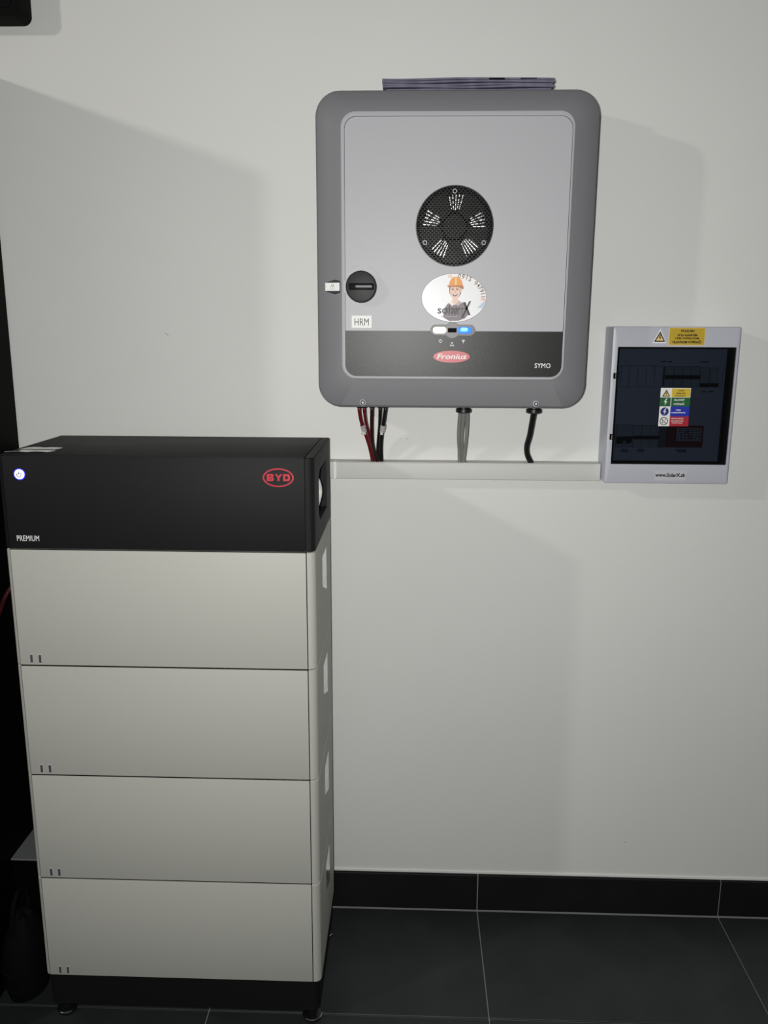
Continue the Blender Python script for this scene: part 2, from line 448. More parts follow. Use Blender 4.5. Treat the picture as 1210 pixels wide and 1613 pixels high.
# B
lb.box(E0, E0+0.0042, YF-0.0011, YF, EZ, EZ+ES)
for za, zb in ((0, 0.0034), (0.0049, 0.0081), (ES-0.0034, ES)): lb.box(E0+0.0002, E0+0.0110, YF-0.0013, YF, EZ+za, EZ+zb)
lb.box(E0+0.0090, E0+0.0128, YF-0.0015, YF, EZ+0.0008, EZ+0.0058); lb.box(E0+0.0086, E0+0.0122, YF-0.0016, YF, EZ+0.0072, EZ+ES-0.0008)
build(lb, 'letter', M['red_print'], em)
lb = MB(); ex = E0+0.0146
for o_ in ([(ex, EZ+ES), (ex+0.0036, EZ+ES), (ex+0.0080, EZ+0.0078), (ex+0.0080, EZ+0.0040), (ex+0.0056, EZ+0.0040), (ex+0.0056, EZ+0.0064)],
           [(ex+0.0136, EZ+ES), (ex+0.0100, EZ+ES), (ex+0.0060, EZ+0.0078), (ex+0.0060, EZ+0.0050), (ex+0.0082, EZ+0.0050)]):
    lb.prism(o_, YF, YF-0.0011 if o_[0][0] < ex+0.005 else YF-0.0013)
lb.box(ex+0.0050, ex+0.0086, YF-0.0015, YF, EZ, EZ+0.0075)
build(lb, 'letter', M['red_print'], em)
dx = E0+0.0298
lb = MB()
lb.box(dx, dx+0.0040, YF-0.0011, YF, EZ, EZ+ES)
for za, zb in ((0, 0.0036), (ES-0.0036, ES)): lb.box(dx+0.0002, dx+0.0108, YF-0.0013, YF, EZ+za, EZ+zb)
lb.box(dx+0.0086, dx+0.0128, YF-0.0015, YF, EZ+0.0016, EZ+ES-0.0016)
build(lb, 'letter', M['red_print'], em)
text('PREMIUM', -0.5585, -0.5165, 1.0548, 1.0655, YF-0.0003, M['white_print'], cu, bold=0.0, spacing=1.05)

# two shiny leaflets lying on the control unit's front left corner
def sheet(name, pts, z, label, material):
    """a thin sheet with slightly curled corners, pts in plan order."""
    mb = MB(); n = 6; a, b, c, d = [Vector((*p, 0)) for p in pts]
    top = []; bot = []
    for i in range(n+1):
        for j in range(3):
            u, v = i/n, j/2
            p = (a*(1-u)+b*u)*(1-v)+(d*(1-u)+c*u)*v
            lift = 0.0012*math.sin(u*PI*2)**2 + 0.001*(v-0.5)**2
            top.append((p.x, p.y, z+0.0006+lift)); bot.append((p.x, p.y, z+lift))
    N = len(top); f = []
    for i in range(n):
        for j in range(2):
            q = (i*3+j, (i+1)*3+j, (i+1)*3+j+1, i*3+j+1)
            f.append(q); f.append(tuple(N+k for k in q[::-1]))
    edge = [i*3 for i in range(n+1)] + [n*3+1, n*3+2] + [i*3+2 for i in range(n-1, -1, -1)] + [1]
    for p_, q_ in zip(edge, edge[1:]+edge[:1]): f.append((p_, N+p_, N+q_, q_))
    mb.add(top+bot, f)
    return tag(build(mb, name, material), label, 'leaflet', 'leaflets on the control unit')
sheet('leaflet', [(-0.584, -0.348), (-0.503, -0.346), (-0.496, -0.328), (-0.570, -0.326)], Z1+0.0004, 'front shiny white leaflet strip on the black unit, nearest its front edge', M['paper'])
sheet('leaflet', [(-0.574, -0.316), (-0.503, -0.314), (-0.498, -0.290), (-0.566, -0.288)], Z1+0.0004, 'rear shiny white leaflet strip on the black unit, farther from its front edge', M['paper'])

# ================================================================== INVERTER
CX, CZ = 0.2558, 1.5875
inv = thing('solar_inverter', (CX, 0, CZ-0.3), 'large grey solar inverter with round fan grille hung on the wall', 'inverter')
YS = -0.186
def inv_out(inset, r): return rrect(CX-0.2705+inset, CX+0.2705-inset, 1.2880+inset, 1.8870-inset, r, 10)
cov = (0.0355, 0.4765, 1.3466, 1.8440)
def cov_out(e=0.0, r=0.028): return rrect(cov[0]-e, cov[1]+e, cov[2]-e, cov[3]+e, r, 10)
hs = MB().loft([[(x, -0.004, z) for x, z in inv_out(0.012, 0.040)], [(x, -0.010, z) for x, z in inv_out(0.002, 0.046)],
                [(x, -0.030, z) for x, z in inv_out(0.0, 0.047)], [(x, -0.154, z) for x, z in inv_out(0.0, 0.047)],
                [(x, -0.160, z) for x, z in inv_out(0.0015, 0.0465)], [(x, -0.164, z) for x, z in inv_out(0.005, 0.0455)],
                [(x, -0.1795, z) for x, z in cov_out(0.002, 0.0285)], [(x, -0.1795, z) for x, z in cov_out(-0.03, 0.02)]])
hm = hs.mesh('housing')
FX, FZ, FR = 0.2545, 1.6378, 0.0748
hm = cut(hm, MB().lathe_y(FX, FZ, [(FR+0.004, -0.150), (FR+0.004, -0.30)], 48))
build(hm, 'housing', M['frame'], inv)
# front cover: raised lip and an inner plate
IN = (0.0435, 0.4705, 1.3532, 1.8335)
def in_out(e=0.0, r=0.0225): return rrect(IN[0]-e, IN[1]+e, IN[2]-e, IN[3]+e, r, 10)
lip = MB()
n_ = len(cov_out())
rings = [[(x, -0.178, z) for x, z in cov_out()], [(x, -0.1838, z) for x, z in cov_out()], [(x, -0.1858, z) for x, z in cov_out(-0.0012, 0.027)],
         [(x, -0.1866, z) for x, z in cov_out(-0.003, 0.026)], [(x, -0.1866, z) for x, z in in_out(0.001)], [(x, -0.178, z) for x, z in in_out(0.001)]]
lip.loft(rings, False, False)
for i in range(n_): pass
build(lip, 'cover_lip', M['cover'], inv)
DPZ = 1.4406
plate_out = rrect(IN[0], IN[1], DPZ+0.0008, IN[3], 0.0225, 10, 0.0008)
pm = MB().prism(plate_out, -0.178, -0.1868).mesh('cover_plate')
pm = cut(pm, MB().lathe_y(FX, FZ, [(FR, -0.10), (FR, -0.30)], 64))
build(pm, 'cover_plate', M['cover'], inv)
dp = rrect(IN[0], IN[1], IN[2], DPZ, 0.0008, 10, 0.0225)
build(MB().prism(dp, -0.178, -0.1864), 'display_panel', M['dark_panel'], inv, label='dark lower panel of the front cover')
YP = -0.1868
# fan: well, fins, blades, grille
build(MB().loft([[(FX+FR*1.03*math.cos(2*PI*k/48), y, FZ+FR*1.03*math.sin(2*PI*k/48)) for k in range(48)] for y in (-0.1515, -0.1545)]), 'fan_well', M['deep_black'], inv)
gaps = [88, 14, -52, -123, 163]
for gdeg in gaps:
    fm = MB()
    for k in range(-2, 3):
        a = math.radians(gdeg+k*6.4)
        r0 = 0.030+0.004*abs(k)*0.5; r1 = 0.060
        ca, sa = math.cos(a), math.sin(a); w = 0.0005
        p = [(r0, -w), (r1, -w*1.5), (r1, w*1.5), (r0, w)]
        fm.prism([(FX+ca*r-sa*t, FZ+sa*r+ca*t) for r, t in p], -0.160, -0.1745)
    build(fm, 'cooling_fins', M['fin'], inv, 0, label='bright fins showing between fan blades')
fan = build(MB().lathe_y(FX, FZ, [(0.026, -0.158), (0.026, -0.176), (0.022, -0.1785)], 40), 'fan', M['fan'], inv)
for i, gdeg in enumerate(gaps):
    nxt = gdeg-72
    bl = MB(); a0, a1 = gdeg-16, gdeg-57
    pts = [(0.024, a0), (0.066, a0+1), (0.068, (a0+a1)/2), (0.066, a1-1), (0.024, a1)]
    bl.prism([(FX+r*math.cos(math.radians(a)), FZ+r*math.sin(math.radians(a))) for r, a in pts], -0.166, -0.1715)
    build(bl, 'fan_blade', M['fan'], fan, 0)
gr = MB(); PW, PH = 0.0077, 0.0040
gr.ring(ellipse(FX, FZ, FR, FR, 64), ellipse(FX, FZ, FR-0.0018, FR-0.0018, 64), -0.180, -0.1866)
HEX = [(0.5*PW, PH/3), (0, 2*PH/3), (-0.5*PW, PH/3), (-0.5*PW, -PH/3), (0, -2*PH/3), (0.5*PW, -PH/3)]
for r in range(-20, 21):
    for c in range(-11, 12):
        x = (c+(0.5 if r % 2 else 0))*PW; z = r*PH
        if x*x+z*z > (FR-0.0020)**2: continue
        v0 = [gr.bm.verts.new((FX+x+a*1.005, -0.1845, FZ+z+b*1.005)) for a, b in HEX]
        v1 = [gr.bm.verts.new((FX+x+a*0.87, -0.1845, FZ+z+b*0.87)) for a, b in HEX]
        v2 = [gr.bm.verts.new((FX+x+a*0.74, -0.1818, FZ+z+b*0.74)) for a, b in HEX]
        for k in range(6):
            j = (k+1) % 6
            gr.bm.faces.new((v0[k], v0[j], v1[j], v1[k])); gr.bm.faces.new((v1[k], v1[j], v2[j], v2[k]))
gro = build(gr, 'fan_grille', M['grille'], inv, 0, label='round black honeycomb grille')
for a in (91, 208, 332):
    x, z = FX+0.0640*math.cos(math.radians(a)), FZ+0.0640*math.sin(math.radians(a))
    build(MB().ring(ellipse(x, z, 0.0042, 0.0042, 20), ellipse(x, z, 0.0030, 0.0030, 20), -0.1835, -0.1852), 'screw', M['label_grey'], gro)
# rotary disconnect switch
SWX, SWZ = 0.0750, 1.5247
sw = build(MB().lathe_y(SWX, SWZ, [(0.0305, -0.184), (0.0300, -0.200), (0.0285, -0.2025), (0.0265, -0.203)], 40), 'rotary_switch', M['switch'], inv, label='round black rotary switch')
build(MB().box(SWX-0.0235, SWX+0.0255, -0.2075, -0.2025, SWZ-0.0062, SWZ+0.0062, 0.0015, 2), 'handle', M['fan'], sw)
build(MB().box(SWX-0.010, SWX+0.0215, -0.2083, -0.2070, SWZ-0.0022, SWZ+0.0022, 0.0004, 1), 'grip_inlay', M['frame'], sw)
build(MB().ring(ellipse(SWX, SWZ, 0.0338, 0.0338, 40), ellipse(SWX, SWZ, 0.0309, 0.0309, 40), YP+0.001, YP-0.0012), 'switch_collar', M['cover'], inv)
# dial legend round the switch
dm = MB()
for a in list(range(98, 124, 6)) + list(range(18, 72, 5)):
    t = math.radians(a); r = 0.0405
    x, z = SWX+r*math.cos(t), SWZ+r*math.sin(t)
    tx, tz = -math.sin(t)*0.0012, math.cos(t)*0.0012
    nx, nz = math.cos(t)*0.0008, math.sin(t)*0.0008
    dm.prism([(x-tx-nx, z-tz-nz), (x+tx-nx, z+tz-nz), (x+tx+nx, z+tz+nz), (x-tx+nx, z-tz+nz)], YP, YP-0.0003)
build(dm, 'dial_legend', M['grey_print'], inv, 0)
# padlock tab on the left slope
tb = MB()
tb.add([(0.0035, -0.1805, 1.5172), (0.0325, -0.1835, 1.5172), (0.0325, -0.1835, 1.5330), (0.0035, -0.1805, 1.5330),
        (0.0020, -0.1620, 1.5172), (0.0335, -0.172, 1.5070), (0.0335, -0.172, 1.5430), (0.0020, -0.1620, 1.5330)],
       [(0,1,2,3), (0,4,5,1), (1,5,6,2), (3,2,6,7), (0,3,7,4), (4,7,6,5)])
tbo = build(tb, 'lock_tab', M['tab_shade'], inv, 0)
pl = MB(); pl.add([(0.0035, -0.1809, 1.5174), (0.0318, -0.1838, 1.5174), (0.0318, -0.1838, 1.5328), (0.0035, -0.1809, 1.5328),
                   (0.0035, -0.1803, 1.5174), (0.0318, -0.1830, 1.5174), (0.0318, -0.1830, 1.5328), (0.0035, -0.1803, 1.5328)],
                  [(0,1,2,3), (7,6,5,4), (0,4,5,1), (1,5,6,2), (2,6,7,3), (3,7,4,0)])
build(pl, 'lock_label', M['label'], tbo, 0, label='small white label with padlock symbol')
pk = MB().ring(ellipse(0.0180, 1.5237, 0.0042, 0.0038, 20), ellipse(0.0180, 1.5237, 0.0033, 0.0029, 20), -0.1822, -0.1829)
pk.ring(ellipse(0.0180, 1.5282, 0.0026, 0.0028, 16), ellipse(0.0180, 1.5282, 0.0018, 0.0019, 16), -0.1822, -0.1829)
pk.box(0.0176, 0.0184, -0.1829, -0.1822, 1.5222, 1.5250)
build(pk, 'padlock_symbol', M['grey_print'], tbo, 0)
# HRM label
hl = build(MB().box(0.0557, 0.0957, YP-0.0016, YP, 1.4462, 1.4703, 0.0004, 1), 'label_plate', M['label'], inv, label='small raised white label reading HRM')
text('HRM', 0.0615, 0.0895, 1.4512, 1.4648, YP-0.0016, M['black_print'], hl, bold=0.0, thick=0.0004, spacing=1.05)
# oval advertising sticker
SX, SZ = 0.2560, 1.5045
st = build(MB().prism(ellipse(SX, SZ, 0.0628, 0.0458, 64), YP, YP-0.0005), 'sticker', mat('sticker_white', (0.66, 0.66, 0.68), 0.36, spec=0.5), inv, label='white oval sticker with worker in orange helmet')
build(MB().ring(ellipse(SX, SZ, 0.0634, 0.0464, 64), ellipse(SX, SZ, 0.0628, 0.0458, 64), YP, YP-0.0004), 'sticker_rim', M['black_print'], inv)
ys = YP-0.0005
def flat(outline, m, t, parent=st, name='print'):
    return build(MB().prism(outline, ys+0.0002, ys-t), name, m, parent, 0)
px, pz = 0.2580, 1.5258                # face centre
flat([(px-0.0230, 1.4680), (px-0.020, 1.4850), (px-0.0140, 1.4935), (px-0.0065, 1.4980), (px+0.0080, 1.4985), (px+0.0205, 1.4925), (px+0.0245, 1.4850), (px+0.0262, 1.4720), (px+0.020, 1.4655), (px+0.008, 1.4612), (px-0.010, 1.4605)], M['shirt'], 0.0003, name='jacket_print')
for a in range(-3, 4):
    x = px+0.001+a*0.0062
    flat([(x-0.0012, 1.4700+abs(a)*0.001), (x+0.0006, 1.4700+abs(a)*0.001), (x+0.0024, 1.4880-abs(a)*0.0012), (x+0.0010, 1.4880-abs(a)*0.0012)], M['check'], 0.0004, name='jacket_check_print')
flat([(px-0.0185, 1.4835), (px+0.0215, 1.4835), (px+0.0215, 1.4850), (px-0.0185, 1.4850)], M['check'], 0.0004, name='jacket_check_print')
flat([(px-0.0055, 1.4965), (px, 1.4905), (px+0.0065, 1.4965), (px+0.006, 1.5100), (px-0.005, 1.5100)], M['skin'], 0.0005, name='neck_print')
flat([(px-0.0075, 1.4990), (px-0.001, 1.4925), (px-0.005, 1.4890), (px-0.0115, 1.4945)], M['label'], 0.0006, name='collar_print')
flat([(px+0.0085, 1.5000), (px+0.002, 1.4925), (px+0.006, 1.4890), (px+0.0135, 1.4955)], M['shirt_light'], 0.0006, name='collar_print')
flat(ellipse(px+0.0005, pz-0.0050, 0.0120, 0.0180, 28), M['hair'], 0.0005, name='hair_print')
flat(ellipse(px, pz-0.0080, 0.0100, 0.0162, 28), M['skin'], 0.0007, name='face_print')
flat(ellipse(px+0.0110, pz-0.0070, 0.0020, 0.0040, 12), M['skin'], 0.0007, name='ear_print')
for dx_ in (-0.0045, 0.0040):
    flat(ellipse(px+dx_, pz-0.0058, 0.0021, 0.0010, 10), M['hair'], 0.0009, name='eye_print')
    flat([(px+dx_-0.0028, pz-0.0028), (px+dx_+0.0028, pz-0.0024), (px+dx_+0.0028, pz-0.0034), (px+dx_-0.0028, pz-0.0038)], M['hair'], 0.0009, name='eyebrow_print')
flat([(px-0.0008, pz-0.0070), (px+0.0006, pz-0.0070), (px+0.0016, pz-0.0112), (px-0.0014, pz-0.0112)], mat('nose_print', (0.62, 0.38, 0.30), 0.5), 0.0009, name='nose_print')
flat([(px-0.0055, pz-0.0132), (px, pz-0.0142), (px+0.0055, pz-0.0132), (px+0.0032, pz-0.0175), (px, pz-0.0186), (px-0.0032, pz-0.0175)], M['hair'], 0.0009, name='mouth_print')
flat([(px-0.0040, pz-0.0140), (px, pz-0.0147), (px+0.0040, pz-0.0140), (px+0.0020, pz-0.0164), (px-0.0020, pz-0.0164)], M['label'], 0.0010, name='teeth_print')
flat(ellipse(px+0.0010, pz+0.0015, 0.0135, 0.0175, 24, 0, 180), M['orange'], 0.0009, name='helmet_print')
flat([(px-0.0150, pz+0.0022), (px-0.0145, pz-0.0018), (px-0.0100, pz-0.0005), (px+0.0100, pz-0.0010), (px+0.0155, pz-0.0060), (px+0.0165, pz-0.0015), (px+0.0148, pz+0.0028)], M['orange_dark'], 0.0010, name='helmet_brim_print')
flat([(px-0.0005, pz+0.0185), (px+0.0025, pz+0.0185), (px+0.0030, pz+0.0030), (px-0.0010, pz+0.0030)], M['yellow_light'], 0.0011, name='helmet_ridge_print')
text('solar', 0.2245, 0.2690, 1.4745, 1.4895, ys-0.0008, mat('solar_grey', (0.035, 0.035, 0.04), 0.5), st, name='lettering', bold=0.012, thick=0.0004)
xx = MB()
for o_ in ([(0.2705, 1.4665), (0.2745, 1.4665), (0.2895, 1.4985), (0.2860, 1.4985)], [(0.2735, 1.4965), (0.2785, 1.4965), (0.2890, 1.4720), (0.2850, 1.4715)]):
    xx.prism(o_, ys, ys-0.0012)
build(xx, 'lettering', M['black_print'], st, 0)
flat([(0.2310, 1.4690), (0.2640, 1.4690), (0.2640, 1.4700), (0.2310, 1.4700)], M['grey_print'], 0.0008, name='small_print')
flat([(0.3020, 1.4860), (0.3150, 1.4985), (0.3176, 1.5010), (0.3160, 1.4925), (0.3110, 1.4850)], mat('sky_print', (0.32, 0.38, 0.52), 0.3), 0.0003, name='sky_print')
def arc_text(chars, a0, a1, rx, rz, h, m, parent, depth_y):
    mb_all = bmesh.new()
    for k, ch in enumerate(chars):
        if ch == ' ': continue
        a = math.radians(a0+(a1-a0)*k/(len(chars)-1))
        x, z = SX+rx*math.cos(a), SZ+rz*math.sin(a)
        tx, tz = math.sin(a)*rx, -math.cos(a)*rz
        l = math.hypot(tx, tz); tx, tz = tx/l, tz/l
        me = text_mesh(ch, 0.008)
        cxm = (min(v.co.x for v in me.vertices)+max(v.co.x for v in me.vertices))/2
        for v in me.vertices:
            u, w = (v.co.x-cxm)*h*1.45, v.co.y*h*1.45
            v.co = (x+tx*u-tz*w, depth_y-(0.0004 if v.co.z > 0 else 0), z+tz*u+tx*w)
        mb_all.from_mesh(me); bpy.data.meshes.remove(me)
    mb = MB(); mb.bm.free(); mb.bm = mb_all
    return build(mb, 'lettering', m, parent, 0)
arc_text('0915 947911', 80, 3, 0.0530, 0.0378, 0.0080, mat('number_print', (0.16, 0.06, 0.02), 0.5), st, ys)
arc_text('8 ', -3, -8, 0.0530, 0.0378, 0.0080, M['orange'], st, ys)
arc_text('sk', 101, 96, 0.0535, 0.0385, 0.0075, mat('pale_orange', (0.75, 0.45, 0.28), 0.5), st, ys)
# light bar
LX, LZ = 0.2552, 1.4428
bz = build(MB().prism(rrect(LX-0.0442, LX+0.0442, LZ-0.0108, LZ+0.0108, 0.0107, 8), -0.180, YP-0.0014, 0.0012), 'light_bar', M['bezel'], inv, label='rounded status light bar with warm and blue lamps')
build(MB().lathe_y(LX-0.0012, LZ, [(0.0158, -0.181), (0.0158, YP-0.0012), (0.0148, YP-0.0020)], 36), 'button_disc', M['bezel'], bz)
build(MB().prism(rrect(LX-0.0393, LX-0.0128, LZ-0.0062, LZ+0.0062, 0.0061, 8), YP, YP-0.0032, 0.001), 'lamp', M['led_warm'], bz, label='glowing warm white lamp')
b_ = build(MB().prism(rrect(LX+0.0090, LX+0.0370, LZ-0.0062, LZ+0.0062, 0.0061, 8), YP, YP-0.0032, 0.001), 'lamp', M['led_blue'], bz, label='glowing blue lamp')
build(MB().prism(rrect(LX+0.0150, LX+0.0290, LZ-0.0020, LZ+0.0050, 0.0033, 6), YP-0.002, YP-0.0036), 'lamp_core', M['led_blue_core'], bz)
build(MB().box(LX-0.0098, LX+0.0072, YP-0.0028, YP-0.001, LZ-0.0042, LZ+0.0042, 0.0006, 1), 'sensor_window', M['deep_black'], bz)
# icons
ic = MB().ring(ellipse(0.2313, 1.4218, 0.0032, 0.0032, 24, 110, 430), ellipse(0.2313, 1.4218, 0.0023, 0.0023, 24, 110, 430), -0.1862, -0.1869)
ic.box(0.2309, 0.2317, -0.1869, -0.1862, 1.4225, 1.4258)
build(ic, 'power_icon', M['white_print'], inv, 0)
ic = MB()
for x, z in ((0.2540, 1.4180), (0.2518, 1.4136), (0.2562, 1.4136)):
    ic.ring(ellipse(x, z, 0.0017, 0.0017, 14), ellipse(x, z, 0.0009, 0.0009, 14), -0.1862, -0.1869)
build(ic, 'network_icon', M['white_print'], inv, 0)
ic = MB()
for r in (0.0022, 0.0040, 0.0058):
    ic.ring(ellipse(0.2763, 1.4186, r, r, 12, 50, 130), ellipse(0.2763, 1.4186, r-0.0009, r-0.0009, 12, 50, 130), -0.1862, -0.1869)
ic.prism(ellipse(0.2763, 1.4188, 0.0009, 0.0009, 10), -0.1862, -0.1869)
build(ic, 'wireless_icon', M['white_print'], inv, 0)
# brand badge
bd = build(MB().prism(ellipse(0.2537, 1.3916, 0.0362, 0.0116, 48), -0.1860, -0.1872), 'badge', mat('badge_red', (0.50, 0.045, 0.06), 0.4), inv, label='red oval badge with white lettering')
text('Fronius', 0.2246, 0.2835, 1.3868, 1.3974, -0.1871, M['white_print'], bd, bold=0.016, shear=0.25)
text('SYMO', 0.4185, 0.4495, 1.3703, 1.3798, -0.1862, M['white_print'], inv, bold=0.010, spacing=1.08)
for x in (0.0765, 0.4270):
    s_ = build(MB().lathe_y(x, 1.2985, [(0.0062, -0.160), (0.0062, -0.1705), (0.0048, -0.1720)], 24), 'screw', M['label_grey'], inv)
    build(MB().ring(ellipse(x, 1.2985, 0.0044, 0.0044, 20), ellipse(x, 1.2985, 0.0026, 0.0026, 20), -0.1715, -0.1726), 'socket', M['deep_black'], s_)
# cable glands under the housing
for x, r in ((0.2862, 0.0165), (0.4347, 0.0165)):
    build(MB().lathe_z(x, -0.09, [(r*0.8, 1.2712), (r, 1.2735), (r, 1.2800), (r*0.8, 1.2815), (r*0.8, 1.2890)], 24), 'cable_gland', M['cable_black'], inv)
for x in (0.0643, 0.0751, 0.0914, 0.1085, 0.1200):
    build(MB().lathe_z(x, -0.09, [(0.0046, 1.2800), (0.0054, 1.2815), (0.0054, 1.2892)], 14), 'cable_gland', M['cable_black'], inv)

# ================================================================== CABLES
def cable(pts, r, m, label, sub=6):
    return tag(build(MB().tube(pts, r, 12, sub=sub), 'cable', m, None, 60), label, 'cable')
cable([(0.0643, -0.09, 1.2800), (0.0645, -0.0895, 1.2740), (0.0673, -0.0780, 1.252), (0.0745, -0.0620, 1.2252), (0.0835, -0.0440, 1.1922), (0.0905, -0.0300, 1.1562)], 0.0038, M['cable_red'], 'leftmost dark red cable from the inverter slanting down into the trunking')
cable([(0.0751, -0.09, 1.2800), (0.0753, -0.0880, 1.2740), (0.0769, -0.0660, 1.2493), (0.0815, -0.0480, 1.2253), (0.0895, -0.0300, 1.188), (0.0935, -0.0210, 1.1562)], 0.0037, M['cable_red'], 'second dark red cable from left, running behind the leftmost red one')
cable([(0.0914, -0.09, 1.2800), (0.0914, -0.0895, 1.2740), (0.0906, -0.0800, 1.2412), (0.0912, -0.0660, 1.2044), (0.0950, -0.0480, 1.1809), (0.1010, -0.0335, 1.1562)], 0.0040, M['cable_maroon'], 'near black maroon cable in the middle of the left cable bunch')
cable([(0.1085, -0.09, 1.2800), (0.1088, -0.0895, 1.2740), (0.1071, -0.0640, 1.2414), (0.1040, -0.0430, 1.2115), (0.1018, -0.0280, 1.1838), (0.1030, -0.0195, 1.1562)], 0.0037, M['cable_black'], 'thin black cable just right of the maroon one in the left bunch')
cable([(0.1200, -0.09, 1.2800), (0.1198, -0.0895, 1.2740), (0.1163, -0.0780, 1.2483), (0.1123, -0.0640, 1.2227), (0.1098, -0.0440, 1.1881), (0.1105, -0.0270, 1.1562)], 0.0042, M['cable_black'], 'rightmost black cable of the left bunch with a clear tag')
G0 = 1.2714
cable([(0.2790, -0.0935, G0), (0.2781, -0.0790, 1.2427), (0.2788, -0.0630, 1.213), (0.2818, -0.0450, 1.1869), (0.2840, -0.0300, 1.1562)], 0.0041, M['cable_grey'], 'left one of three grey cables hanging under the inverter')
cable([(0.2872, -0.0835, G0), (0.2869, -0.0680, 1.2428), (0.2863, -0.0500, 1.2131), (0.2885, -0.0330, 1.1869), (0.2900, -0.0190, 1.1562)], 0.0041, M['cable_grey'], 'middle one of three grey cables hanging under the inverter')
cable([(0.2938, -0.0950, G0), (0.2955, -0.0800, 1.2456), (0.2952, -0.0660, 1.2131), (0.2946, -0.0480, 1.1855), (0.2935, -0.0320, 1.1562)], 0.0039, M['cable_grey'], 'right one of three grey cables, bowed slightly away from the others')
cable([(0.4347, -0.09, G0), (0.4337, -0.0800, 1.2511), (0.4320, -0.0660, 1.2221), (0.4289, -0.0500, 1.1952), (0.4330, -0.0370, 1.1744), (0.4430, -0.0260, 1.1562)], 0.0064, M['cable_black'], 'thick black cable curving down alone on the right under the inverter')
# clear tags wrapped on the cables
tg = MB().ring(ellipse(0, 0, 0.0058, 0.0058, 18), ellipse(0, 0, 0.0052, 0.0052, 18), -0.008, 0.008)
def cable_tag(p, d, r, label):
    d = Vector(d).normalized(); P = Vector(p)
    a = d.cross(Vector((0, 1, 0))).normalized(); b = d.cross(a)
    mb = MB(); n = 18
    f = lambda q, t: [P+d*t+a*q*math.cos(2*PI*k/n)+b*q*math.sin(2*PI*k/n) for k in range(n)]
    mb.loft([f(r, -0.009), f(r, 0.009), f(r-0.0005, 0.009), f(r-0.0005, -0.009), f(r, -0.009)], False, False)
    # flag of the tag
    s_ = -1 if label.startswith('clear tag on the left') else 1
    q = P+a*r*s_*-1
    mb.box(q.x-(0.010 if s_ < 0 else 0.0), q.x+(0.0 if s_ < 0 else 0.006), q.y-0.0005, q.y+0.0003, q.z-0.016, q.z+0.004, 0.0002, 1)
    return tag(build(mb, 'cable_tag', M['clear_tag']), label, 'cable tag')
tg.bm.free()
cable_tag((0.0718, -0.0680, 1.2350), (0.0072, 0.016, -0.027), 0.0054, 'clear tag on the leftmost red cable under the inverter')
cable_tag((0.1143, -0.0712, 1.2355), (-0.005, 0.015, -0.026), 0.0058, 'clear tag round the rightmost black cable of the left bunch')
tg = None

# ================================================================== TRUNKING
tr = thing('cable_trunking', (0.25, 0, 1.118), 'long white cable trunking on wall from battery tower to fuse panel', 'trunking')
build(MB().box(-0.12, 0.5945, -0.0385, 0.0, 1.1180, 1.1560, 0.0008, 1), 'channel', M['pvc'], tr)
build(MB().box(-0.12, 0.5925, -0.0412, -0.0380, 1.1192, 1.1548, 0.0010, 2), 'lid', M['pvc'], tr)
build(MB().box(0.0035, 0.0100, -0.0422, -0.0005, 1.1172, 1.1566, 0.0006, 1), 'joint_clip', M['label'], tr, label='white joint strip')

# ================================================================== FUSE PANEL
PX0, PX1, PZ0, PZ1, PYF = 0.5962, 0.8615, 1.1193, 1.4520, -0.070
fp = thing('fuse_panel', ((PX0+PX1)/2, 0, PZ0), 'pale grey fuse panel with smoky door on the wall right of inverter', 'electrical panel')
WX0, WX1, WZ0, WZ1 = 0.6080, 0.8550, 1.1612, 1.4103
outer = lambda e, r: rrect(PX0+e, PX1-e, PZ0+e, PZ1-e, r, 5)
inner = lambda e, r: rrect(WX0-e, WX1+e, WZ0-e, WZ1+e, r, 5)
sh = MB()
sh.loft([[(x, 0.0, z) for x, z in outer(0, 0.004)], [(x, PYF+0.0035, z) for x, z in outer(0, 0.004)], [(x, PYF+0.0010, z) for x, z in outer(0.001, 0.0035)],
         [(x, PYF, z) for x, z in outer(0.0035, 0.003)], [(x, PYF, z) for x, z in inner(0.0, 0.002)], [(x, -0.028, z) for x, z in inner(0.0, 0.002)]], True, True)
build(sh, 'enclosure', M['panel'], fp)
gk = MB().ring(inner(-0.0001, 0.002), rrect(WX0+0.0045, WX1-0.0105, WZ0+0.0042, WZ1-0.0040, 0.002, 5), -0.030, -0.0665)
build(gk, 'door_frame', M['deep_black'], fp, 0)
# inner cover with two breaker windows
YI = -0.046
r1 = (0.6235, 0.8400, 1.3255, 1.3705); r2 = (0.6205, 0.8090, 1.1950, 1.2434)
ic_ = MB().box(WX0+0.0046, WX1-0.0106, YI, YI+0.004, WZ0+0.0043, WZ1-0.0041).mesh('inner_cover', 0)
for r in (r1, r2): ic_ = cut(ic_, MB().box(r[0], r[1], YI-0.02, YI+0.02, r[2], r[3]))
build(ic_, 'inner_cover', M['panel_inner'], fp)
def device(x0, x1, z0, z1, m, name='circuit_breaker', proud=0.0):
    return build(MB().box(x0+0.0004, x1-0.0004, YI-0.0015-proud, YI+0.014, z0+0.0006, z1-0.0006, 0.0006, 1), name, m, fp, 0)
for k in range(5): device(0.6240+0.0178*k, 0.6240+0.0178*(k+1), r1[2], r1[3], M['panel_inner'], 'blanking_plate', -0.001)
for k in range(4):
    x = 0.7166+0.0187*k
    d = device(x, x+0.0187, r1[2]+0.001, r1[3]-0.001, M['breaker'])
    build(MB().box(x+0.0006, x+0.0183, YI-0.0065, YI-0.0010, 1.3430, 1.3510, 0.0008, 1), 'toggle', M['deep_black'], d, 0)
